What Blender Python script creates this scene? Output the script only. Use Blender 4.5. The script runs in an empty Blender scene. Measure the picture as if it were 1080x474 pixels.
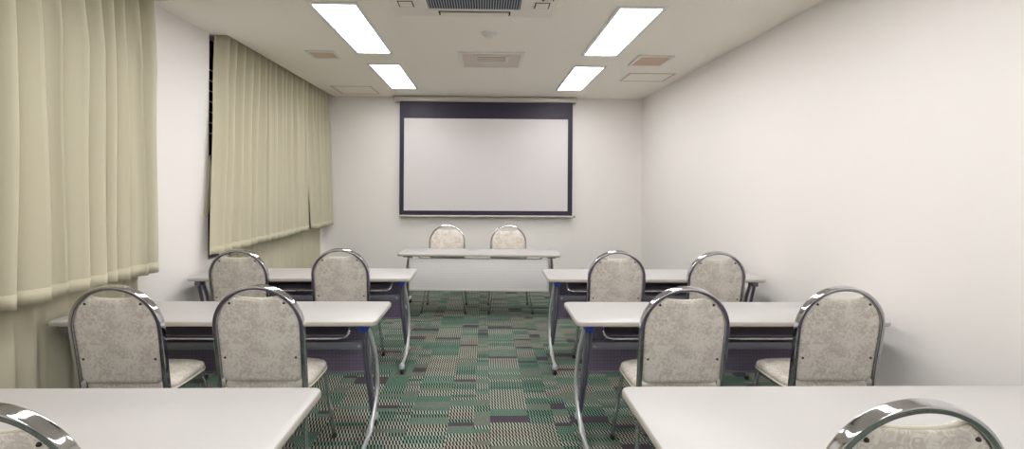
import bpy, bmesh, math, random
from mathutils import Vector, Matrix
random.seed(7)
PI = math.pi
S = bpy.context.scene
COL = S.collection

# ------------------------------------------------------------------ helpers
def srgb(r, g, b):
    f = lambda c: (c/255/12.92) if c/255 <= .04045 else ((c/255+.055)/1.055)**2.4
    return (f(r), f(g), f(b), 1)

def mat(name, col, rough=.5, metal=0, bump=0, bscale=60, spec=.5, var=0, vscale=6):
    m = bpy.data.materials.new(name); m.use_nodes = True
    nt = m.node_tree; b = nt.nodes['Principled BSDF']
    b.inputs['Base Color'].default_value = col
    b.inputs['Roughness'].default_value = rough
    b.inputs['Metallic'].default_value = metal
    b.inputs['Specular IOR Level'].default_value = spec
    tc = nt.nodes.new('ShaderNodeTexCoord')
    if var:
        n = nt.nodes.new('ShaderNodeTexNoise'); n.inputs['Scale'].default_value = vscale
        n.inputs['Detail'].default_value = 4
        nt.links.new(tc.outputs['Object'], n.inputs['Vector'])
        r = nt.nodes.new('ShaderNodeMix'); r.data_type = 'RGBA'
        r.inputs[6].default_value = tuple(c*(1-var) for c in col[:3])+(1,)
        r.inputs[7].default_value = tuple(min(1, c*(1+var)) for c in col[:3])+(1,)
        nt.links.new(n.outputs['Fac'], r.inputs[0]); nt.links.new(r.outputs[2], b.inputs['Base Color'])
    if bump:
        n = nt.nodes.new('ShaderNodeTexNoise'); n.inputs['Scale'].default_value = bscale
        n.inputs['Detail'].default_value = 3
        nt.links.new(tc.outputs['Object'], n.inputs['Vector'])
        bp = nt.nodes.new('ShaderNodeBump'); bp.inputs['Strength'].default_value = bump
        bp.inputs['Distance'].default_value = .004
        nt.links.new(n.outputs['Fac'], bp.inputs['Height']); nt.links.new(bp.outputs['Normal'], b.inputs['Normal'])
    return m

def link(name, bm, m=None, parent=None, smooth=True, angle=40):
    me = bpy.data.meshes.new(name); bmesh.ops.recalc_face_normals(bm, faces=bm.faces[:])
    bm.to_mesh(me); bm.free()
    o = bpy.data.objects.new(name, me); COL.objects.link(o)
    if m: me.materials.append(m)
    if smooth:
        me.polygons.foreach_set('use_smooth', [True]*len(me.polygons))
        try: me.set_sharp_from_angle(angle=math.radians(angle))
        except Exception: pass
    if parent: o.parent = parent
    return o

def box(bm, x0, x1, y0, y1, z0, z1, bevel=0, seg=2):
    r = bmesh.ops.create_cube(bm, size=1)
    vs = r['verts']
    for v in vs:
        v.co = Vector((x0+(v.co.x+.5)*(x1-x0), y0+(v.co.y+.5)*(y1-y0), z0+(v.co.z+.5)*(z1-z0)))
    if bevel:
        es = list({e for v in vs for e in v.link_edges})
        bmesh.ops.bevel(bm, geom=es, offset=bevel, segments=seg, affect='EDGES', profile=.5)

def catmull(pts, n=8):
    P = [Vector(p) for p in pts]; P = [2*P[0]-P[1]]+P+[2*P[-1]-P[-2]]; out = []
    for i in range(1, len(P)-2):
        a, b, c, d = P[i-1:i+3]
        for k in range(n):
            t = k/n
            out.append(.5*((2*b)+(c-a)*t+(2*a-5*b+4*c-d)*t*t+(3*b-a-3*c+d)*t**3))
    out.append(P[-2]); return out

def sweep(bm, path, ru, rv, ref=(0, 1, 0), n=10, closed=False, power=2.0, taper=None):
    """sweep a superellipse section; rv is along ref, ru across it"""
    ref = Vector(ref).normalized(); rings = []
    N = len(path)
    for i, p in enumerate(path):
        a = path[(i-1) % N] if (closed or i > 0) else path[i]
        b = path[(i+1) % N] if (closed or i < N-1) else path[i]
        t = (Vector(b)-Vector(a)).normalized()
        u = t.cross(ref)
        if u.length < 1e-4: u = t.cross(Vector((1, 0, 0)))
        u.normalize(); v = u.cross(t).normalized()
        k = taper(i/(N-1)) if taper else 1
        ring = []
        for j in range(n):
            a_ = 2*PI*(j+.5)/n; c, s = math.cos(a_), math.sin(a_)
            e = 2/power
            ring.append(bm.verts.new(Vector(p)+u*ru*k*math.copysign(abs(c)**e, c)+v*rv*k*math.copysign(abs(s)**e, s)))
        rings.append(ring)
    M = N if closed else N-1
    for i in range(M):
        A, B = rings[i], rings[(i+1) % N]
        for j in range(n):
            bm.faces.new((A[j], A[(j+1) % n], B[(j+1) % n], B[j]))
    if not closed:
        bm.faces.new(rings[0]); bm.faces.new(rings[-1][::-1])

def lathe(bm, prof, cx=0, cy=0, n=24):
    rings = []
    for r, z in prof:
        rings.append([bm.verts.new((cx+r*math.cos(2*PI*k/n), cy+r*math.sin(2*PI*k/n), z)) for k in range(n)])
    for A, B in zip(rings, rings[1:]):
        for k in range(n): bm.faces.new((A[k], A[(k+1) % n], B[(k+1) % n], B[k]))
    bm.faces.new(rings[0]); bm.faces.new(rings[-1][::-1])

def thing(name, label, cat, loc=(0, 0, 0), rz=0, group=None):
    o = bpy.data.objects.new(name, None); COL.objects.link(o); o.empty_display_size = .1
    o.location = loc; o.rotation_euler = (0, 0, rz)
    return tag(o, label, cat, group)

def tag(o, label, cat, group=None):
    o['label'] = label; o['category'] = cat
    if group: o['group'] = group
    return o

def struct(name, bm, m, parent=None, **k):
    o = link(name, bm, m, parent, **k)
    if not parent: o['kind'] = 'structure'
    return o

def dup(o, parent=None):
    c = o.copy(); COL.objects.link(c)
    if parent: c.parent = parent
    for ch in list(o.children): dup(ch, c)
    return c

# ------------------------------------------------------------------ materials
M_wall = mat('wallpaper', (.85, .825, .812, 1), .75, bump=.12, bscale=140, spec=.25, var=.012, vscale=1.2)
M_ceil = mat('ceiling_board', (.94, .89, .82, 1), .9, bump=.15, bscale=220, spec=.1)
M_white = mat('white_enamel', (.80, .78, .74, 1), .45, spec=.3)
M_frame = mat('lamp_trim', (.80, .79, .78, 1), .4, spec=.3)
M_beige = mat('beige_grille', srgb(222, 200, 180), .7)
M_pink = mat('vent_plate', srgb(222, 208, 194), .7)
M_dark = mat('dark_gap', (.015, .015, .018, 1), .7)
M_navy = mat('grille_gap', srgb(40, 46, 62), .6)
M_top = mat('laminate_top', (.475, .464, .466, 1), .38, spec=.4, var=.01, vscale=3)
M_edge = mat('table_edge', srgb(176, 170, 160), .5)
M_grey = mat('grey_steel', srgb(142, 144, 158), .4, .3)
M_darkgrey = mat('dark_grey_steel', srgb(112, 110, 126), .45, .3)
M_silver = mat('silver_paint', srgb(206, 208, 212), .32, .5)
M_blue = mat('blue_plastic', srgb(28, 66, 160), .4)
M_chrome = mat('chrome', (.60, .60, .63, 1), .07, 1)
M_black = mat('black_rubber', (.02, .02, .022, 1), .6)
M_piping = mat('cream_piping', srgb(226, 222, 205), .5)
M_btn = mat('dark_button', srgb(58, 54, 56), .35, .6)
M_base = mat('vinyl_baseboard', srgb(120, 116, 112), .6)
M_border = mat('black_screen_cloth', (.028, .024, .052, 1), .5, spec=.4, var=.15, vscale=25)
M_screen = mat('screen_white', (.70, .675, .69, 1), .7, spec=.2)
M_bar = mat('screen_metal', srgb(205, 198, 192), .4, .1)
M_winframe = mat('window_bronze', srgb(60, 44, 66), .4, .4)

M_lamp = bpy.data.materials.new('lamp_diffuser'); M_lamp.use_nodes = True
_b = M_lamp.node_tree.nodes['Principled BSDF']
_b.inputs['Base Color'].default_value = (.9, .9, .9, 1)
_b.inputs['Emission Color'].default_value = (1, .975, .955, 1)
_b.inputs['Emission Strength'].default_value = 15.0

M_glass = bpy.data.materials.new('night_glass'); M_glass.use_nodes = True
_nt = M_glass.node_tree; _nt.nodes.remove(_nt.nodes['Principled BSDF'])
_o = _nt.nodes['Material Output']; _mx = _nt.nodes.new('ShaderNodeMixShader')
_t = _nt.nodes.new('ShaderNodeBsdfTransparent'); _g = _nt.nodes.new('ShaderNodeBsdfGlossy')
_g.inputs['Roughness'].default_value = .03; _t.inputs['Color'].default_value = (.85, .82, .9, 1)
_f = _nt.nodes.new('ShaderNodeFresnel'); _f.inputs['IOR'].default_value = 1.5
_nt.links.new(_f.outputs[0], _mx.inputs[0]); _nt.links.new(_t.outputs[0], _mx.inputs[1])
_nt.links.new(_g.outputs[0], _mx.inputs[2]); _nt.links.new(_mx.outputs[0], _o.inputs[0])

def N(nt, op, a, b=None):
    n = nt.nodes.new('ShaderNodeMath'); n.operation = op
    for i, v in enumerate((a, b)):
        if v is None: continue
        if isinstance(v, (int, float)): n.inputs[i].default_value = v
        else: nt.links.new(v, n.inputs[i])
    return n.outputs[0]
def mixc(nt, f, a, b):
    n = nt.nodes.new('ShaderNodeMix'); n.data_type = 'RGBA'
    for i, v in ((0, f), (6, a), (7, b)):
        if isinstance(v, (int, float, tuple)): n.inputs[i].default_value = v
        else: nt.links.new(v, n.inputs[i])
    return n.outputs[2]

def carpet():
    m = bpy.data.materials.new('carpet_tiles'); m.use_nodes = True
    nt = m.node_tree; b = nt.nodes['Principled BSDF']
    tc = nt.nodes.new('ShaderNodeTexCoord'); sp = nt.nodes.new('ShaderNodeSeparateXYZ')
    nt.links.new(tc.outputs['Object'], sp.inputs[0]); X, Y = sp.outputs[0], sp.outputs[1]
    u = N(nt, 'DIVIDE', N(nt, 'ADD', X, 20.06), .5)
    t = N(nt, 'FRACT', u)
    ci = N(nt, 'ADD', N(nt, 'GREATER_THAN', t, .2), N(nt, 'GREATER_THAN', t, .68))
    cid = N(nt, 'ADD', N(nt, 'MULTIPLY', N(nt, 'FLOOR', u), 3), ci)
    def white(a, bb, seed):
        w = nt.nodes.new('ShaderNodeTexWhiteNoise'); w.noise_dimensions = '3D'
        c = nt.nodes.new('ShaderNodeCombineXYZ')
        nt.links.new(a, c.inputs[0]); nt.links.new(bb, c.inputs[1]); c.inputs[2].default_value = seed
        nt.links.new(c.outputs[0], w.inputs['Vector']); return w.outputs['Value']
    one = N(nt, 'ADD', 0.0, 1.0)
    off = white(cid, one, 3.0)
    v = N(nt, 'DIVIDE', N(nt, 'ADD', Y, 20.0), .042)
    v = N(nt, 'ADD', v, N(nt, 'MULTIPLY', off, 1.999))
    r1 = N(nt, 'FLOOR', v); r2 = N(nt, 'FLOOR', N(nt, 'DIVIDE', v, 2.0))
    mg = N(nt, 'GREATER_THAN', white(cid, r2, 7.0), .45)
    # tall cell (two rows merged) or two short ones
    rid = N(nt, 'ADD', N(nt, 'MULTIPLY', mg, N(nt, 'MULTIPLY', r2, 2.0)), N(nt, 'MULTIPLY', N(nt, 'SUBTRACT', 1.0, mg), r1))
    n1 = white(cid, rid, 1.0); n2 = white(cid, rid, 2.0)
    # slanted ticks and fine vertical ribs
    fy = N(nt, 'FRACT', v)
    ph = N(nt, 'ADD', N(nt, 'DIVIDE', X, .019), N(nt, 'MULTIPLY', fy, .55))
    tick = N(nt, 'GREATER_THAN', N(nt, 'FRACT', ph), .52)
    rib = N(nt, 'GREATER_THAN', N(nt, 'FRACT', N(nt, 'ADD', N(nt, 'DIVIDE', X, .0095), N(nt, 'MULTIPLY', rid, .37))), .5)
    zig = N(nt, 'GREATER_THAN', N(nt, 'FRACT', N(nt, 'DIVIDE', Y, .012)), .5)
    fine = N(nt, 'ABSOLUTE', N(nt, 'SUBTRACT', rib, zig))
    dark = srgb(32, 38, 38); beige = srgb(158, 162, 150); green = srgb(94, 128, 113); green2 = srgb(36, 56, 50)
    plum = srgb(76, 69, 78); pinkb = srgb(156, 150, 140)
    ctick = mixc(nt, tick, dark, mixc(nt, N(nt, 'GREATER_THAN', n2, .75), beige, pinkb))
    gr = N(nt, 'ABSOLUTE', N(nt, 'SUBTRACT', N(nt, 'GREATER_THAN', N(nt, 'FRACT', N(nt, 'ADD', N(nt, 'DIVIDE', X, .014), N(nt, 'MULTIPLY', fy, .5))), .55), N(nt, 'GREATER_THAN', N(nt, 'FRACT', N(nt, 'DIVIDE', Y, .021)), .5)))
    cgreen = mixc(nt, gr, green2, mixc(nt, n2, green, srgb(126, 150, 136)))
    cbeige = mixc(nt, fine, srgb(38, 47, 44), srgb(130, 140, 128))
    ctg = mixc(nt, tick, dark, mixc(nt, n2, green, srgb(126, 150, 136)))
    c = mixc(nt, N(nt, 'GREATER_THAN', n1, .40), ctick, ctg)
    c = mixc(nt, N(nt, 'GREATER_THAN', n1, .60), c, cgreen)
    c = mixc(nt, N(nt, 'GREATER_THAN', n1, .78), c, cbeige)
    cp = mixc(nt, N(nt, 'MULTIPLY', fine, .25), plum, dark)
    c = mixc(nt, N(nt, 'GREATER_THAN', n1, .93), c, cp)
    nt.links.new(c, b.inputs['Base Color'])
    b.inputs['Roughness'].default_value = .95; b.inputs['Specular IOR Level'].default_value = .1
    bp = nt.nodes.new('ShaderNodeBump'); bp.inputs['Strength'].default_value = .3; bp.inputs['Distance'].default_value = .003
    nt.links.new(fine, bp.inputs['Height']); nt.links.new(bp.outputs[0], b.inputs['Normal'])
    return m
M_carpet = carpet()

def damask():
    m = bpy.data.materials.new('damask_fabric'); m.use_nodes = True
    nt = m.node_tree; b = nt.nodes['Principled BSDF']
    tc = nt.nodes.new('ShaderNodeTexCoord')
    n = nt.nodes.new('ShaderNodeTexNoise'); n.inputs['Scale'].default_value = 34; n.inputs['Detail'].default_value = 5
    n.inputs['Roughness'].default_value = .62; n.inputs['Distortion'].default_value = 2.2
    n0 = nt.nodes.new('ShaderNodeTexNoise'); n0.inputs['Scale'].default_value = 9; n0.inputs['Detail'].default_value = 2
    nt.links.new(tc.outputs['Object'], n.inputs['Vector']); nt.links.new(tc.outputs['Object'], n0.inputs['Vector'])
    s = N(nt, 'ADD', N(nt, 'MULTIPLY', n.outputs['Fac'], .75), N(nt, 'MULTIPLY', n0.outputs['Fac'], .35))
    r = nt.nodes.new('ShaderNodeValToRGB')
    r.color_ramp.elements[0].position = .40; r.color_ramp.elements[0].color = srgb(228, 223, 216)
    r.color_ramp.elements[1].position = .68; r.color_ramp.elements[1].color = srgb(196, 188, 180)
    e = r.color_ramp.elements.new(.53); e.color = srgb(222, 216, 207)
    e = r.color_ramp.elements.new(.57); e.color = srgb(206, 199, 190)
    nt.links.new(s, r.inputs[0]); nt.links.new(r.outputs[0], b.inputs['Base Color'])
    b.inputs['Roughness'].default_value = .75; b.inputs['Sheen Weight'].default_value = .1
    b.inputs['Specular IOR Level'].default_value = .25
    w = nt.nodes.new('ShaderNodeTexNoise'); w.inputs['Scale'].default_value = 400
    nt.links.new(tc.outputs['Object'], w.inputs['Vector'])
    bp = nt.nodes.new('ShaderNodeBump'); bp.inputs['Strength'].default_value = .2; bp.inputs['Distance'].default_value = .002
    nt.links.new(w.outputs['Fac'], bp.inputs['Height']); nt.links.new(bp.outputs[0], b.inputs['Normal'])
    return m
M_damask = damask()

def perforated(name, base, hole, pitch=.02, r=.28):
    m = bpy.data.materials.new(name); m.use_nodes = True
    nt = m.node_tree; b = nt.nodes['Principled BSDF']
    tc = nt.nodes.new('ShaderNodeTexCoord'); sp = nt.nodes.new('ShaderNodeSeparateXYZ')
    nt.links.new(tc.outputs['Object'], sp.inputs[0])
    fx = N(nt, 'SUBTRACT', N(nt, 'FRACT', N(nt, 'DIVIDE', N(nt, 'ADD', sp.outputs[0], 10.0), pitch)), .5)
    fz = N(nt, 'SUBTRACT', N(nt, 'FRACT', N(nt, 'DIVIDE', N(nt, 'ADD', sp.outputs[2], 10.0), pitch)), .5)
    d = N(nt, 'SQRT', N(nt, 'ADD', N(nt, 'MULTIPLY', fx, fx), N(nt, 'MULTIPLY', fz, fz)))
    c = mixc(nt, N(nt, 'LESS_THAN', d, r), base, hole)
    nt.links.new(c, b.inputs['Base Color']); b.inputs['Roughness'].default_value = .5
    return m
M_panel_dark = perforated('perforated_dark', srgb(128, 116, 142), srgb(160, 150, 172), .022, .16)
M_panel_light = perforated('perforated_light', srgb(230, 228, 230), srgb(206, 205, 209), .03, .2)

def cloth(name, col, rough=.85):
    m = bpy.data.materials.new(name); m.use_nodes = True
    nt = m.node_tree; b = nt.nodes['Principled BSDF']
    b.inputs['Base Color'].default_value = col; b.inputs['Roughness'].default_value = rough
    b.inputs['Sheen Weight'].default_value = .15; b.inputs['Specular IOR Level'].default_value = .2
    tc = nt.nodes.new('ShaderNodeTexCoord'); n = nt.nodes.new('ShaderNodeTexNoise')
    mp = nt.nodes.new('ShaderNodeMapping'); mp.inputs['Scale'].default_value = (300, 300, 40)
    nt.links.new(tc.outputs['Object'], mp.inputs[0]); nt.links.new(mp.outputs[0], n.inputs['Vector'])
    bp = nt.nodes.new('ShaderNodeBump'); bp.inputs['Strength'].default_value = .12; bp.inputs['Distance'].default_value = .002
    nt.links.new(n.outputs['Fac'], bp.inputs['Height']); nt.links.new(bp.outputs[0], b.inputs['Normal'])
    return m
M_curtain = cloth('curtain_cloth', (.53, .50, .378, 1))

# ------------------------------------------------------------------ room
XL, XR, YB, YF, H, T = -2.467, 2.42, 7.10, -5.4, 2.80, .2
bm = bmesh.new(); box(bm, XL-.35, XR+T, YF-T, YB+T, -.12, 0); struct('floor', bm, M_carpet)
PX = -2.33                                   # inner lip of the curtain pockets
P1, P2 = (.42, 3.43), (4.20, YB)             # pocket spans
bm = bmesh.new()
box(bm, PX, XR+T, YF-T, YB+T, H, H+.06)
for a, b in ((YF-T, P1[0]), (P1[1], P2[0])): box(bm, XL-.35, PX, a, b, H, H+.06)
box(bm, PX, PX+.03, P1[0], P1[1], H+.055, H+.19); box(bm, PX, PX+.03, P2[0], P2[1], H+.055, H+.19)
for a, b in ((P1[0], P1[1]), (P2[0], P2[1]+T)): box(bm, XL-.35, PX+.03, a, b, H+.17, H+.24)
for y in (P1[0]-.03, P1[1], P2[0]-.03): box(bm, XL-.35, PX+.03, y, y+.03, H+.04, H+.19)
struct('ceiling', bm, M_ceil, smooth=False)
bm = bmesh.new(); box(bm, XL-.35, XR+T, YB, YB+T, 0, H+.06); struct('wall_back', bm, M_wall)
bm = bmesh.new(); box(bm, XR, XR+T, YF, YB, 0, H); struct('wall_right', bm, M_wall)
bm = bmesh.new(); box(bm, XL-.35, XR+T, YF-T, YF, 0, H); struct('wall_front', bm, M_wall)
W1, W2, SILL = (.62, 3.34), (4.17, 6.88), .78
bm = bmesh.new()
for a, b in ((YF, W1[0]), (W1[1], W2[0]), (W2[1], YB)): box(bm, XL-.35, XL, a, b, 0, H)
for a, b in (W1, W2): box(bm, XL-.35, XL, a, b, 0, SILL)
for a, b in (P1, P2): box(bm, XL-.35, XL, a, b, H, H+.17)
struct('wall_left', bm, M_wall, smooth=False)
for nm, (a, b) in (('window_1', W1), ('window_2', W2)):
    bm = bmesh.new(); x0, x1 = XL-.17, XL-.11
    box(bm, x0, x1, a, a+.05, SILL, H, .004); box(bm, x0, x1, b-.05, b, SILL, H, .004)
    box(bm, x0, x1, a+.05, b-.05, SILL, SILL+.05, .004); box(bm, x0, x1, a+.05, b-.05, H-.05, H, .004)
    mid = (a+b)/2; box(bm, x0, x1, mid-.03, mid+.03, SILL+.05, H-.05, .004)
    w = struct(nm, bm, M_winframe)
    bm = bmesh.new(); box(bm, XL-.145, XL-.139, a+.05, b-.05, SILL+.05, H-.05); link('window_glass', bm, M_glass, w)
    bm = bmesh.new()
    for k in range(7):
        z = 1.93+k*.098
        sweep(bm, [Vector((XL-.10, a+.02, z)), Vector((XL-.10, b-.02, z))], .006, .006, (0, 0, 1), 8)
    link('window_bar', bm, M_silver, w)
bm = bmesh.new(); box(bm, XR-.01, XR, YF, YB, 0, .06, .003); struct('baseboard_right', bm, M_base)
bm = bmesh.new(); box(bm, XL+.01, XR-.01, YB-.01, YB, 0, .06, .003); struct('baseboard_back', bm, M_base)
bm = bmesh.new(); box(bm, XL, XL+.01, YF, YB-.01, 0, .06, .003); struct('baseboard_left', bm, M_base)

# ------------------------------------------------------------------ ceiling fittings
def ring_frame(bm, x0, x1, y0, y1, z0, z1, t, bv=.002):
    box(bm, x0, x1, y0, y0+t, z0, z1, bv); box(bm, x0, x1, y1-t, y1, z0, z1, bv)
    box(bm, x0, x0+t, y0+t, y1-t, z0, z1, bv); box(bm, x1-t, x1, y0+t, y1-t, z0, z1, bv)

LW, LL = .318, 1.25
lights = [(-1.2866, 3.436, 'large bright ceiling light panel left of the air conditioner, above the window side tables'),
          (1.0082, 3.436, 'large bright ceiling light panel right of the air conditioner, above the wall side tables'),
          (-1.2866, 5.165, 'smaller looking ceiling light panel by the left end of the projection screen'),
          (1.0082, 5.165, 'smaller looking ceiling light panel by the right end of the projection screen'),
          (-1.2866, 1.707, 'ceiling light panel over the nearest table on the curtain side'),
          (1.0082, 1.707, 'ceiling light panel over the nearest table on the bare wall side'),
          (-1.2866, -.02, 'ceiling light panel behind the camera on the curtain side'),
          (1.0082, -.02, 'ceiling light panel behind the camera on the bare wall side'),
          (-1.2866, -1.749, 'unseen added fill light panel well behind the camera on the curtain side'),  # unseen rows from here on, added to brighten chair backs and walls
          (1.0082, -1.749, 'unseen added fill light panel well behind the camera on the bare wall side'),
          (-1.2866, -3.478, 'unseen added fill light panel at the rear wall on the curtain side'),  # rearmost unseen pair, also added as fill from behind
          (1.0082, -3.478, 'unseen added fill light panel at the rear wall on the bare wall side')]
proto = None
for x, y, lab in lights:
    if proto is None:
        t = thing('ceiling_light', lab, 'ceiling light', (x+LW/2, y+LL/2, H), 0, 'recessed ceiling light panels')
        bm = bmesh.new(); ring_frame(bm, -LW/2-.03, LW/2+.03, -LL/2-.03, LL/2+.03, -.012, 0, .03); link('frame', bm, M_frame, t)
        bm = bmesh.new(); box(bm, -LW/2, LW/2, -LL/2, LL/2, -.006, 0); link('diffuser', bm, M_lamp, t)
        proto = t
    else:
        t = dup(proto); t.location = (x+LW/2, y+LL/2, H); t['label'] = lab

# air conditioner cassette
M_ac = mat('cassette_plastic', (.86, .80, .735, 1), .5, spec=.3)
M_slat = mat('grille_slat', srgb(176, 184, 198), .5)
M_rim = mat('hatch_rim', srgb(206, 190, 170), .6)
ac = thing('air_conditioner', 'white ceiling cassette air conditioner with dark ribbed intake grille', 'air conditioner', (-.088, 3.03, H))
bm = bmesh.new(); box(bm, -.61, .61, -.61, .61, -.014, 0, .006); link('panel', bm, M_ac, ac)
bm = bmesh.new(); box(bm, -.345, .345, -.43, .43, -.017, -.012); pn = link('intake_grille', bm, M_navy, ac)
bm = bmesh.new(); ring_frame(bm, -.372, .372, -.46, .46, -.024, -.012, .03, .004); link('grille_frame', bm, M_ac, pn)
bm = bmesh.new()
for k in range(36):
    xx = -.332+k*.664/35; box(bm, xx-.0026, xx+.0026, -.43, .43, -.021, -.016)
link('slat', bm, M_slat, pn)
for k in range(4):
    bm = bmesh.new(); box(bm, -.275, .275, .488, .572, -.016, -.012); v = link('outlet', bm, M_dark, ac)
    v.rotation_euler = (0, 0, k*PI/2)
    bm = bmesh.new(); box(bm, -.262, .262, .502, .562, -.024, -.014, .003); link('louver', bm, M_ac, v)
for sx in (-1, 1):
    for sy in (-1, 1):
        bm = bmesh.new(); box(bm, sx*.5-.055, sx*.5+.055, sy*.36-.055, sy*.36+.055, -.016, -.012); v = link('corner_cover', bm, M_dark, ac)
        bm = bmesh.new(); box(bm, sx*.5-.047, sx*.5+.047, sy*.36-.047, sy*.36+.047, -.019, -.013, .002); link('cover_plate', bm, M_ac, v)

sd = thing('smoke_detector', 'small round white smoke detector on the ceiling behind the air conditioner', 'smoke detector', (.03, 4.07, H))
bm = bmesh.new(); lathe(bm, [(.070, 0), (.070, -.010), (.062, -.014)]); link('base', bm, M_white, sd)
bm = bmesh.new(); lathe(bm, [(.045, -.013), (.045, -.024), (.036, -.034), (.018, -.038)]); link('sensor_head', bm, M_white, sd)

cv = thing('ceiling_vent', 'large square ceiling vent with a small inner outlet, in front of the screen', 'vent', (.058, 4.925, H))
bm = bmesh.new(); ring_frame(bm, -.333, .333, -.295, .295, -.016, 0, .035, .003); link('frame', bm, M_white, cv)
bm = bmesh.new(); box(bm, -.298, .298, -.26, .26, -.005, 0); link('face_plate', bm, M_pink, cv)
bm = bmesh.new(); ring_frame(bm, -.18, .18, -.19, .075, -.018, -.004, .03, .003); iv = link('outlet', bm, M_white, cv)
bm = bmesh.new(); box(bm, -.15, .15, -.16, .045, -.008, -.004); link('outlet_back', bm, M_darkgrey, iv)
bm = bmesh.new()
for k in range(3): box(bm, -.15, .15, -.115+k*.055, -.085+k*.055, -.014, -.006)
link('slat', bm, M_pink, iv)

def small_vent(cx, cy, sx, sy, lab):
    t = thing('ceiling_vent', lab, 'vent', (cx, cy, H), 0)
    bm = bmesh.new(); ring_frame(bm, -sx/2, sx/2, -sy/2, sy/2, -.014, 0, .03, .003); link('frame', bm, M_white, t)
    bm = bmesh.new(); box(bm, -sx/2+.03, sx/2-.03, -sy/2+.03, sy/2-.03, -.006, 0); f = link('grille', bm, M_beige, t)
    bm = bmesh.new(); n = 12
    for k in range(n):
        yy = -sy/2+.04+k*(sy-.08)/(n-1); box(bm, -sx/2+.03, sx/2-.03, yy-.005, yy+.005, -.010, -.005)
    link('slat', bm, M_beige, f)
small_vent(-1.665, 4.79, .30, .27, 'small beige ceiling vent near the far curtain')
small_vent(1.756, 4.885, .37, .39, 'beige square ceiling vent near the bare right wall')
def hatch(cx, cy, sx, sy, lab):
    t = thing('access_hatch', lab, 'ceiling hatch', (cx, cy, H), 0)
    bm = bmesh.new(); ring_frame(bm, -sx/2, sx/2, -sy/2, sy/2, -.006, 0, .022, .002); link('frame', bm, M_rim, t)
    bm = bmesh.new(); box(bm, -sx/2+.027, sx/2-.027, -sy/2+.027, sy/2-.027, -.004, 0); link('hatch_panel', bm, M_ceil, t)
hatch(-1.84, 6.6, .56, .54, 'flush square ceiling hatch in the corner between curtain and screen')
hatch(1.985, 5.65, .56, .42, 'faint flush ceiling hatch behind the beige vent by the right wall')

# ------------------------------------------------------------------ projection screen
ps = thing('projection_screen', 'pull down white projection screen with black border on the back wall', 'projection screen', (.01, 7.02, 1.0))
bm = bmesh.new(); box(bm, -1.372, 1.362, -.065, .075, 1.715, 1.79, .018, 3); hs = link('housing', bm, M_bar, ps)
for sx in (-1.372, 1.362):
    bm = bmesh.new(); box(bm, sx-.012, sx+.012, -.05, .079, 1.70, 1.798, .005); link('end_bracket', bm, M_bar, hs)
bm = bmesh.new(); box(bm, -1.372, 1.362, .0, .079, 1.788, 1.80, .002); link('mounting_rail', bm, M_darkgrey, hs)
bm = bmesh.new(); box(bm, -1.305, 1.318, -.012, -.008, -.005, 1.72); link('screen_border', bm, M_border, ps)
bm = bmesh.new(); box(bm, -1.238, 1.246, -.0155, -.011, .066, 1.463); link('screen_surface', bm, M_screen, ps)
bm = bmesh.new(); box(bm, -1.31, 1.335, -.025, .005, -.03, -.002, .008, 3); bb = link('bottom_bar', bm, M_bar, ps)
bm = bmesh.new(); box(bm, 1.335, 1.365, -.022, .002, -.03, -.006, .006); link('end_cap', bm, M_darkgrey, bb)
bm = bmesh.new(); sweep(bm, [Vector((.04+.03*math.cos(a), -.01, -.045+.02*math.sin(a))) for a in [2*PI*k/16 for k in range(16)]], .004, .004, (0, 1, 0), 6, True)
link('pull_handle', bm, M_bar, bb)

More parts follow.
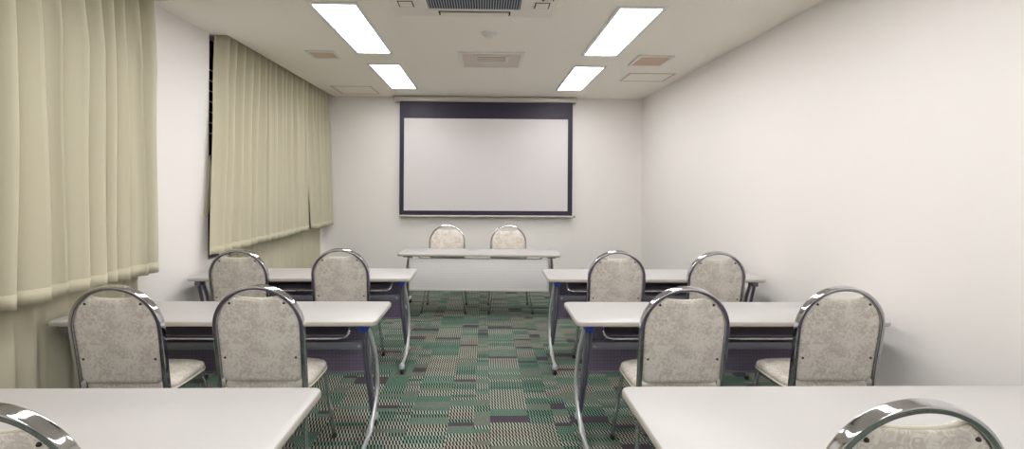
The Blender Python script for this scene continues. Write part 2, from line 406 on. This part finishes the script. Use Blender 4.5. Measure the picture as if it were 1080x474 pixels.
# ------------------------------------------------------------------ curtains
def curtain_mesh(bm, y0, y1, z0, z1, n, x_top, x_bot, amp, seed, y0b=None, y1b=None, head=True, amp_top=None, pw=(.85, 1.7), skew=(.15, .6)):
    rnd = random.Random(seed)
    y0b = y0 if y0b is None else y0b; y1b = y1 if y1b is None else y1b
    # irregular pleat widths
    ws = [1+rnd.uniform(-.25, .25) for _ in range(n)]; tot = sum(ws); acc = [0]
    for w in ws: acc.append(acc[-1]+w/tot)
    A = [rnd.uniform(.75, 1.08) for _ in range(n)]; SK = [rnd.uniform(*skew) for _ in range(n)]
    KN = [rnd.uniform(-.6, 1) for _ in range(n)]; KP = [rnd.uniform(-.6, .6) for _ in range(n)]
    amp_top = amp if amp_top is None else amp_top
    sub = 14; nz = 40; cols = []
    for i in range(n):
        for k in range(sub): cols.append((i, k/sub))
    cols.append((n-1, 1.0))
    grid = []
    for r in range(nz+1):
        tz = r/nz; tz = tz**1.4                     # denser near the head
        z = z1+(z0-z1)*tz; row = []
        pin = max(0, 1-(z1-z)/.11) if head else 0
        fall = min(1, (z1-z)/.6)
        for i, t in cols:
            s = acc[i]+(acc[i+1]-acc[i])*t
            ya = y0+(y1-y0)*s; yb = y0b+(y1b-y0b)*s
            y = ya+(yb-ya)*tz; w = (acc[i+1]-acc[i])*abs(y1-y0)
            ph = 2*PI*t
            soft = (.5-.5*math.cos(ph))             # 0 at the creases, 1 mid fold
            full = soft**pw[0]
            # a second, smaller fold on one flank of each pleat
            full = .82*full+.22*KN[i]*math.sin(2*ph+KP[i])*soft
            pinch = soft**pw[1]
            f = full if not head else (full*fall+pinch*(1-fall))
            f = f*(1-pin)+pinch*pin
            wob = .006*math.sin(1.7*z+i*2.1)+.004*math.sin(4*z+i)
            x = x_top+(x_bot-x_top)*tz+(amp_top+(amp-amp_top)*tz)*A[i]*(f-.5)+wob*fall
            y += SK[i]*w*math.sin(ph/2)**2*fall*1.3+.012*math.sin(1.1*z+1.3*i)*fall*math.sin(PI*t)
            zz = z+(.006*math.sin(ph+i) if r == nz else 0)
            row.append(bm.verts.new((x, y, zz)))
        grid.append(row)
    for a, b in zip(grid, grid[1:]):
        for j in range(len(cols)-1): bm.faces.new((a[j], a[j+1], b[j+1], b[j]))
    return grid, cols

def curtain(label, *a, group='window curtains', hem=.10, **k):
    bm = bmesh.new(); grid, cols = curtain_mesh(bm, *a, **k)
    hb = bmesh.new(); last = None
    zc = a[2]+hem
    rows = [r for r in grid if r[0].co.z < zc+.02]
    for r in rows:
        cur = [hb.verts.new(v.co+Vector((.004, 0, -.001))) for v in r]
        if last:
            for j in range(len(cols)-1): hb.faces.new((last[j], last[j+1], cur[j+1], cur[j]))
        last = cur
    o = link('curtain', bm, M_curtain, angle=180)
    s = o.modifiers.new('cloth', 'SOLIDIFY'); s.thickness = .003; s.offset = -1
    h = link('hem', hb, M_curtain, o, angle=180)
    s = h.modifiers.new('cloth', 'SOLIDIFY'); s.thickness = .003; s.offset = 0
    tag(o, label, 'curtain', group)
    return o
curtain('tall beige pleated curtain nearest the camera, short front layer', .60, 3.345, .842, 2.875, 23, -2.398, -2.335, .125, 1, amp_top=.125, y1b=3.30, pw=(.85, 2.2))
curtain('beige under curtain reaching to the floor below the nearest curtain', .66, 3.31, .03, 2.6, 20, -2.475, -2.43, .042, 2, head=False, amp_top=.012, pw=(1.6, 1), skew=(-.1, .15))
curtain('wide beige pleated curtain hung between white wall strip and dark fold', 4.225, 6.22, .84, 2.875, 14, -2.398, -2.345, .08, 3, y0b=4.04, y1b=6.25, amp_top=.115, pw=(1.7, 3.5), skew=(-.1, .2))
curtain('narrow beige curtain panel at the back corner beside the screen wall', 6.255, 7.06, .85, 2.875, 6, -2.398, -2.31, .08, 4, y0b=6.29, y1b=7.04, amp_top=.115, pw=(1.7, 3.5), skew=(-.1, .2))
curtain('beige under curtain showing below the far curtain by the back corner', 4.5, 6.83, .03, 2.6, 18, -2.475, -2.43, .042, 5, head=False, amp_top=.012, y1b=6.93, pw=(1.6, 1), skew=(-.1, .15))
for i, (a, b) in enumerate((P1, P2)):
    bm = bmesh.new(); box(bm, -2.42, -2.385, a+.02, b-.02, 2.885, 2.97, .004)
    tag(link('curtain_rail', bm, M_white), ('white curtain rail in the ceiling slot over the nearest curtain', 'white curtain rail in the ceiling slot over the far curtains')[i], 'curtain rail', 'curtain rails')
# tie-back hanging at the far window edge
bm = bmesh.new()
xt = XL+.014
loop = [(xt, 4.150, 1.70), (xt+.004, 4.147, 1.60), (xt+.006, 4.135, 1.45), (xt+.006, 4.115, 1.28), (xt+.004, 4.10, 1.20),
        (xt+.004, 4.115, 1.175), (xt+.004, 4.135, 1.22), (xt+.006, 4.155, 1.40), (xt+.006, 4.163, 1.58), (xt, 4.160, 1.70)]
sweep(bm, catmull(loop, 6), .013, .005, (1, 0, 0), 8)
tb = thing('curtain_tieback', 'thin cream curtain tieback hanging beside the dark window gap', 'tieback', (0, 0, 0))
link('strap', bm, M_curtain, tb)
bm = bmesh.new(); sweep(bm, catmull([(XL, 4.155, 1.70), (XL+.02, 4.155, 1.70), (XL+.026, 4.155, 1.715)], 4), .004, .004, (0, 1, 0), 8); link('hook', bm, M_chrome, tb)

# ------------------------------------------------------------------ tables
def rounded_slab(bm, sx, sy, z0, z1, r, n=6, bv=.004):
    def outline(d):
        out = []
        for cx, cy, a0 in ((sx/2-r, sy/2-r, 0), (-sx/2+r, sy/2-r, PI/2), (-sx/2+r, -sy/2+r, PI), (sx/2-r, -sy/2+r, 3*PI/2)):
            for k in range(n+1):
                a = a0+PI/2*k/n; out.append((cx+(r-d)*math.cos(a), cy+(r-d)*math.sin(a)))
        return out
    rings = []
    for d, z in ((bv, z0), (0, z0+bv), (0, z1-bv), (bv*.4, z1-bv*.3), (bv, z1)):
        rings.append([bm.verts.new((x, y, z)) for x, y in outline(d)])
    m = len(rings[0])
    for A, B in zip(rings, rings[1:]):
        for k in range(m): bm.faces.new((A[k], A[(k+1) % m], B[(k+1) % m], B[k]))
    bm.faces.new(rings[0]); bm.faces.new(rings[-1][::-1])
    return rings

TG = 'folding training tables'
def make_table(light_panel=False):
    dz, dy, pz = (.04, .03, .03) if light_panel else (0, 0, 0)
    t = thing('folding_table', '', 'table', (0, 0, 0), 0, TG)
    bm = bmesh.new(); rounded_slab(bm, 1.8, .45, .672, .70, .035)
    link('tabletop', bm, M_top, t)
    bm = bmesh.new(); rounded_slab(bm, 1.804, .454, .6745, .6955, .037, bv=.003)
    for f in [f for f in bm.faces if len(f.verts) > 4]: bm.faces.remove(f)
    link('edge_band', bm, M_edge, t)
    # book shelf of wire and plate under the top
    bm = bmesh.new(); box(bm, -.70, .70, -.12, .13, .585, .593, .002); sh = link('shelf', bm, M_darkgrey, t)
    rail = catmull([(-.735, -.02, .672), (-.735, -.13, .655), (-.732, -.165, .612), (-.70, -.172, .592), (-.6, -.172, .59), (0, -.172, .59), (.6, -.172, .59), (.70, -.172, .592), (.732, -.165, .612), (.735, -.13, .655), (.735, -.02, .672)], 6)
    bm = bmesh.new(); sweep(bm, rail, .0065, .0065, (0, .3, 1), 8); link('rail', bm, M_chrome, sh)
    for k in range(5):
        bm = bmesh.new(); sweep(bm, [Vector((-.5+k*.25, -.172, .59)), Vector((-.5+k*.25, -.115, .587))], .004, .004, (0, 0, 1), 6)
        link('wire', bm, M_chrome, sh)
    # main cross beam and modesty panel
    bm = bmesh.new(); box(bm, -.80, .80, -.02, .03, .470+dz, .516+dz, .006); bmo = link('beam', bm, M_grey, t)
    for sx in (-1, 1):
        bm = bmesh.new(); sweep(bm, [Vector((sx*.755, -.026, .493+dz)), Vector((sx*.755, -.018, .493+dz))], .009, .009, (0, 0, 1), 10); link('bolt', bm, M_silver, bmo)
    bm = bmesh.new(); box(bm, -.765, .765, .155+dy, .165+dy, .27+pz, .645, .003); mp = link('modesty_panel', bm, M_panel_light if light_panel else M_panel_dark, t)
    bm = bmesh.new(); box(bm, -.772, -.757, .148+dy, .172+dy, .262+pz, .652, .003); box(bm, .757, .772, .148+dy, .172+dy, .262+pz, .652, .003)
    box(bm, -.757, .757, .148+dy, .172+dy, .262+pz, .275+pz, .003)
    link('panel_edge', bm, M_bar if light_panel else M_grey, mp)
    for sx in (-1, 1):
        X = lambda x: sx*x
        path = catmull([(X(.83), -.13, .655), (X(.835), -.06, .56), (X(.84), .02, .44), (X(.845), .06, .31), (X(.85), .035, .20), (X(.86), -.08, .12), (X(.868), -.25, .075), (X(.872), -.40, .068)], 8)
        bm = bmesh.new(); sweep(bm, path, .013, .019, (0, 1, .2), 12, taper=lambda q: 1.0-.15*q); lg = link('leg', bm, M_silver, t)
        bm = bmesh.new(); sweep(bm, catmull([(X(.832), -.17, .665), (X(.832), -.10, .45), (X(.836), -.05, .28), (X(.84), .01, .08)], 8), .011, .016, (0, 1, .2), 10)
        sweep(bm, catmull([(X(.802), -.15, .665), (X(.802), -.08, .45), (X(.81), -.03, .28), (X(.825), .01, .09)], 8), .009, .012, (0, 1, .2), 8)
        st = link('strut', bm, M_darkgrey, t)
        bm = bmesh.new(); box(bm, X(.822)-.024, X(.822)+.024, -.20, -.12, .632, .672, .008); link('hinge', bm, M_blue, t)
        bm = bmesh.new(); box(bm, X(.81)-.05, X(.81)+.045, -.10, .12, .645, .672, .005); link('mounting_plate', bm, M_darkgrey, t)
        for par, (cx, cy) in ((lg, (X(.872), -.41)), (st, (X(.842), .015))):
            bm = bmesh.new()
            sweep(bm, [Vector((cx-.010, cy, .026)), Vector((cx+.010, cy, .026))], .026, .026, (0, 0, 1), 18)
            c = link('caster', bm, M_black, par)
            bm = bmesh.new()
            lathe(bm, [(.020, .04), (.024, .052), (.020, .070), (.010, .084)], cx, cy, 14); link('caster_hood', bm, M_silver, par)
    return t

tabs = [(-1.504, 1.525, 0, 'nearest light grey table on the curtain side, its top filling the bottom corner'),
        (1.42, 1.525, 0, 'nearest light grey table on the bare wall side, its top filling the bottom corner'),
        (-1.504, 2.803, 0, 'second row light grey table on the curtain side, end tucked against the curtain'),
        (1.42, 2.795, 0, 'second row light grey table on the bare wall side'),
        (-1.504, 3.985, 0, 'third row light grey table on the curtain side, touching the white wall strip'),
        (1.42, 3.97, 0, 'third row light grey table on the bare wall side, nearest the front desk')]
def grey_hinges(t, side):
    for h in t.children:
        if h.name.startswith('hinge') and (side == 0 or h.data.vertices[0].co.x*side > 0):
            h.material_slots[0].link = 'OBJECT'; h.material_slots[0].material = M_darkgrey
tp = make_table()
for i, (x, y, rz, lab) in enumerate(tabs):
    t = dup(tp) if i else tp
    for h in t.children:
        if h.name.startswith('hinge'): h.material_slots[0].link = 'DATA'
    t.location = (x, y, 0); t.rotation_euler = (0, 0, rz); t['label'] = lab
    grey_hinges(t, -1 if x < 0 else 1)
dk = make_table(True)
dk.location = (-.057, 5.285, 0); dk.rotation_euler = (0, 0, PI-.035)
grey_hinges(dk, 0)
dk['label'] = 'front desk facing the rows, pale modesty panel, under the projection screen'

# ------------------------------------------------------------------ chairs
ZT = .97; SL = .085/.53
def bp(x, w, off=0):
    """point of the leaning back plane: x across, w height above the floor; off forward"""
    return Vector((x, SL*(ZT-w)+off, w))
HW = .2112; HB = .205; ZC = ZT-.008-HB        # hoop half width, rise, centre height
def hoop_pt(a, d=0): return ((HW-d)*math.cos(a), ZC+(HB-d)*math.sin(a))
def make_chair():
    t = thing('banquet_chair', '', 'chair', (0, 0, 0), 0, 'round backed banquet chairs')
    path = [bp(-HW+.004, .40)]+[bp(-HW+.004*(1-k/8), .40+(ZC-.40)*k/8) for k in range(1, 8)]
    path += [bp(*hoop_pt(PI-PI*k/40)) for k in range(41)]
    path += [bp(HW-.004*(1-k/8), .40+(ZC-.40)*k/8) for k in range(7, 0, -1)]+[bp(HW-.004, .40)]
    nrm = Vector((0, 1, SL)).normalized()
    bm = bmesh.new(); sweep(bm, path, .0105, .0175, nrm, 24, power=6); link('back_frame', bm, M_chrome, t)
    # outline of the upholstered back
    def outline(d):
        o = []; a0 = math.acos(min(1, .112/(HW-d))); zb = .472+d-.012
        o_top = []
        for k in range(22):
            a = -0.0+(a0)*k/21; o_top.append(hoop_pt(a, d))
        right = [(HW-d-.006*(1-(z-zb)/(ZC-zb)), z) for z in [zb+.035+(ZC-zb-.035)*k/10 for k in range(10)]]
        rb = [(HW-d-.006-.035+.035*math.cos(q), zb+.035+.035*math.sin(q)) for q in [-PI/2+PI/2*k/6 for k in range(6)]]
        half = rb+right+o_top                       # bottom centre -> up the right side
        xe, ze = half[-1]
        dip = [(xe*math.cos(PI*k/16), ze-.016*math.sin(PI*k/16)**1.2-(0.0)) for k in range(1, 16)]
        return half+dip+[(-x, z) for x, z in reversed(half)]
    def pad(bm, prof):
        base = outline(.012); cz = .70; rings = []
        for s, off in prof:
            rings.append([bm.verts.new(bp(x*s, cz+(z-cz)*s, off)) for x, z in base])
        m = len(base)
        for A, B in zip(rings, rings[1:]):
            for k in range(m): bm.faces.new((A[k], A[(k+1) % m], B[(k+1) % m], B[k]))
        for R in (rings[0], rings[-1]):
            c = bm.verts.new(sum((v.co for v in R), Vector())/m)
            for k in range(m): bm.faces.new((R[k], R[(k+1) % m], c))
    bm = bmesh.new(); pad(bm, [(.60, -.0105), (.9, -.0100), (.985, -.0085), (1, -.006), (1, .004)]); bk = link('back_panel', bm, M_damask, t, angle=180)
    bm = bmesh.new(); pad(bm, [(1, .004), (1.0, .014), (.99, .022), (.95, .030), (.85, .037), (.6, .042), (.3, .043)]); link('back_cushion', bm, M_damask, t, angle=180)
    bm = bmesh.new(); sweep(bm, [bp(x, z, .006) for x, z in outline(.0105)], .0042, .0055, nrm, 8, True); link('piping', bm, M_piping, bk)
    for x, z in ((-.132, .882), (.132, .882), (-.174, .60), (.174, .60)):
        bm = bmesh.new(); c = bp(x, z, -.0095); sweep(bm, [c, c-nrm*.003, c-nrm*.0055], .0062, .0062, (0, 0, 1), 12, taper=lambda q: 1-.45*q*q); link('button', bm, M_btn, bk)
    # seat
    def seat_ring(bm, d, z, k=48):
        r = []
        for i in range(k):
            a = 2*PI*i/k; c, s = math.cos(a), math.sin(a)
            e = .42 if s > 0 else .30
            x = (.222-d)*math.copysign(abs(c)**e, c); y = .262+(.173-d)*math.copysign(abs(s)**e, s)
            if s < 0: x *= .96+.04*(1+s)
            r.append(bm.verts.new((x, y, z+.006*math.cos(PI*x/.5))))
        return r
    bm = bmesh.new(); R = [seat_ring(bm, d, z) for d, z in ((.03, .408), (.012, .412), (.002, .424), (0, .437), (.004, .448), (.016, .456), (.04, .461), (.09, .464), (.14, .465))]
    for A, B in zip(R, R[1:]):
        for k in range(48): bm.faces.new((A[k], A[(k+1) % 48], B[(k+1) % 48], B[k]))
    bm.faces.new(R[0]); bm.faces.new(R[-1][::-1]); se = link('seat', bm, M_damask, t, angle=60)
    bm = bmesh.new(); ring = [v.co.copy() for v in seat_ring(bm, -.001, .420)]; bm.free()
    bm = bmesh.new(); sweep(bm, ring, .004, .005, (0, 0, 1), 8, True); link('seat_piping', bm, M_piping, se)
    bm = bmesh.new(); fr = [Vector((x, y, .397)) for x, y in ((-.19, .10), (-.195, .375), (-.17, .405), (.17, .405), (.195, .375), (.19, .10))]
    sweep(bm, fr, .011, .011, (0, 0, 1), 10, True); link('seat_frame', bm, M_chrome, t)
    for sx in (-1, 1):
        bm = bmesh.new(); sweep(bm, catmull([(sx*.19, .38, .405), (sx*.205, .388, .36), (sx*.225, .403, .2), (sx*.247, .42, .012)], 6), .0115, .0115, (0, 1, 0), 12)
        lg = link('leg', bm, M_chrome, t)
        bm = bmesh.new(); lathe(bm, [(.0135, 0), (.0145, .008), (.0125, .028)], sx*.247, .42, 12); link('foot_cap', bm, M_black, lg)
        y4 = SL*(ZT-.41)
        bm = bmesh.new(); sweep(bm, catmull([(sx*(HW-.004), y4, .42), (sx*.21, y4-.004, .34), (sx*.222, y4-.03, .18), (sx*.236, y4-.065, .012)], 6), .0115, .0115, (0, 1, 0), 12)
        lg = link('leg', bm, M_chrome, t)
        bm = bmesh.new(); lathe(bm, [(.0135, 0), (.0145, .008), (.0125, .028)], sx*.236, y4-.065, 12); link('foot_cap', bm, M_black, lg)
    return t
chairs = [(-1.786, 2.25, 0, 'banquet chair at the second row curtain side table, next to the curtain'),
          (-1.11, 2.268, 0, 'banquet chair at the second row curtain side table, next to the aisle'),
          (.991, 2.235, 0, 'banquet chair at the second row wall side table, next to the aisle'),
          (1.783, 2.25, 0, 'banquet chair at the second row wall side table, next to the bare wall'),
          (-1.85, 3.485, 0, 'banquet chair at the third row curtain side table, beside the white wall strip'),
          (-1.105, 3.54, 0, 'banquet chair at the third row curtain side table, by the aisle'),
          (1.007, 3.475, 0, 'banquet chair at the third row wall side table, by the aisle'),
          (1.758, 3.44, 0, 'banquet chair at the third row wall side table, by the bare right wall'),
          (-.455, 5.655, PI-.02, 'banquet chair behind the front desk facing the room, on the curtain side'),
          (.287, 5.64, PI+.03, 'banquet chair behind the front desk facing the room, on the bare wall side'),
          (-1.122, 1.045, 0, 'nearest banquet chair on the curtain side, only its chrome rim showing in the bottom corner'),
          (1.016, 1.045, 0, 'nearest banquet chair on the wall side, chrome rim showing before the nearest table')]
cp = make_chair()
for i, (x, y, rz, lab) in enumerate(chairs):
    c = cp if i == 0 else dup(cp)
    c.location = (x, y, 0); c.rotation_euler = (0, 0, rz); c['label'] = lab

# ------------------------------------------------------------------ world, camera, output look
w = bpy.data.worlds.new('night'); S.world = w; w.use_nodes = True
w.node_tree.nodes['Background'].inputs[0].default_value = (.05, .025, .085, 1)
w.node_tree.nodes['Background'].inputs[1].default_value = .6

cd = bpy.data.cameras.new('camera'); cam = bpy.data.objects.new('camera', cd); COL.objects.link(cam)
cd.sensor_width = 36; cd.lens = 36*487/1080
cd.shift_x = 18.58/1080; cd.shift_y = -42.27/1080; cd.clip_start = .02
cam.matrix_world = Matrix.Translation((0, 0, 1.4675)) @ Matrix.Rotation(-.0202, 4, 'Z') @ Matrix.Rotation(PI/2, 4, 'X') @ Matrix.Rotation(.0059, 4, 'Z')
S.camera = cam
S.view_settings.view_transform = 'Standard'; S.view_settings.look = 'None'
S.view_settings.gamma = 1; S.view_settings.use_curve_mapping = False
S.view_settings.exposure = 0.15
S.cycles.max_bounces = 10; S.cycles.diffuse_bounces = 6; S.cycles.glossy_bounces = 5
S.cycles.use_denoising = True; S.cycles.sample_clamp_indirect = 6
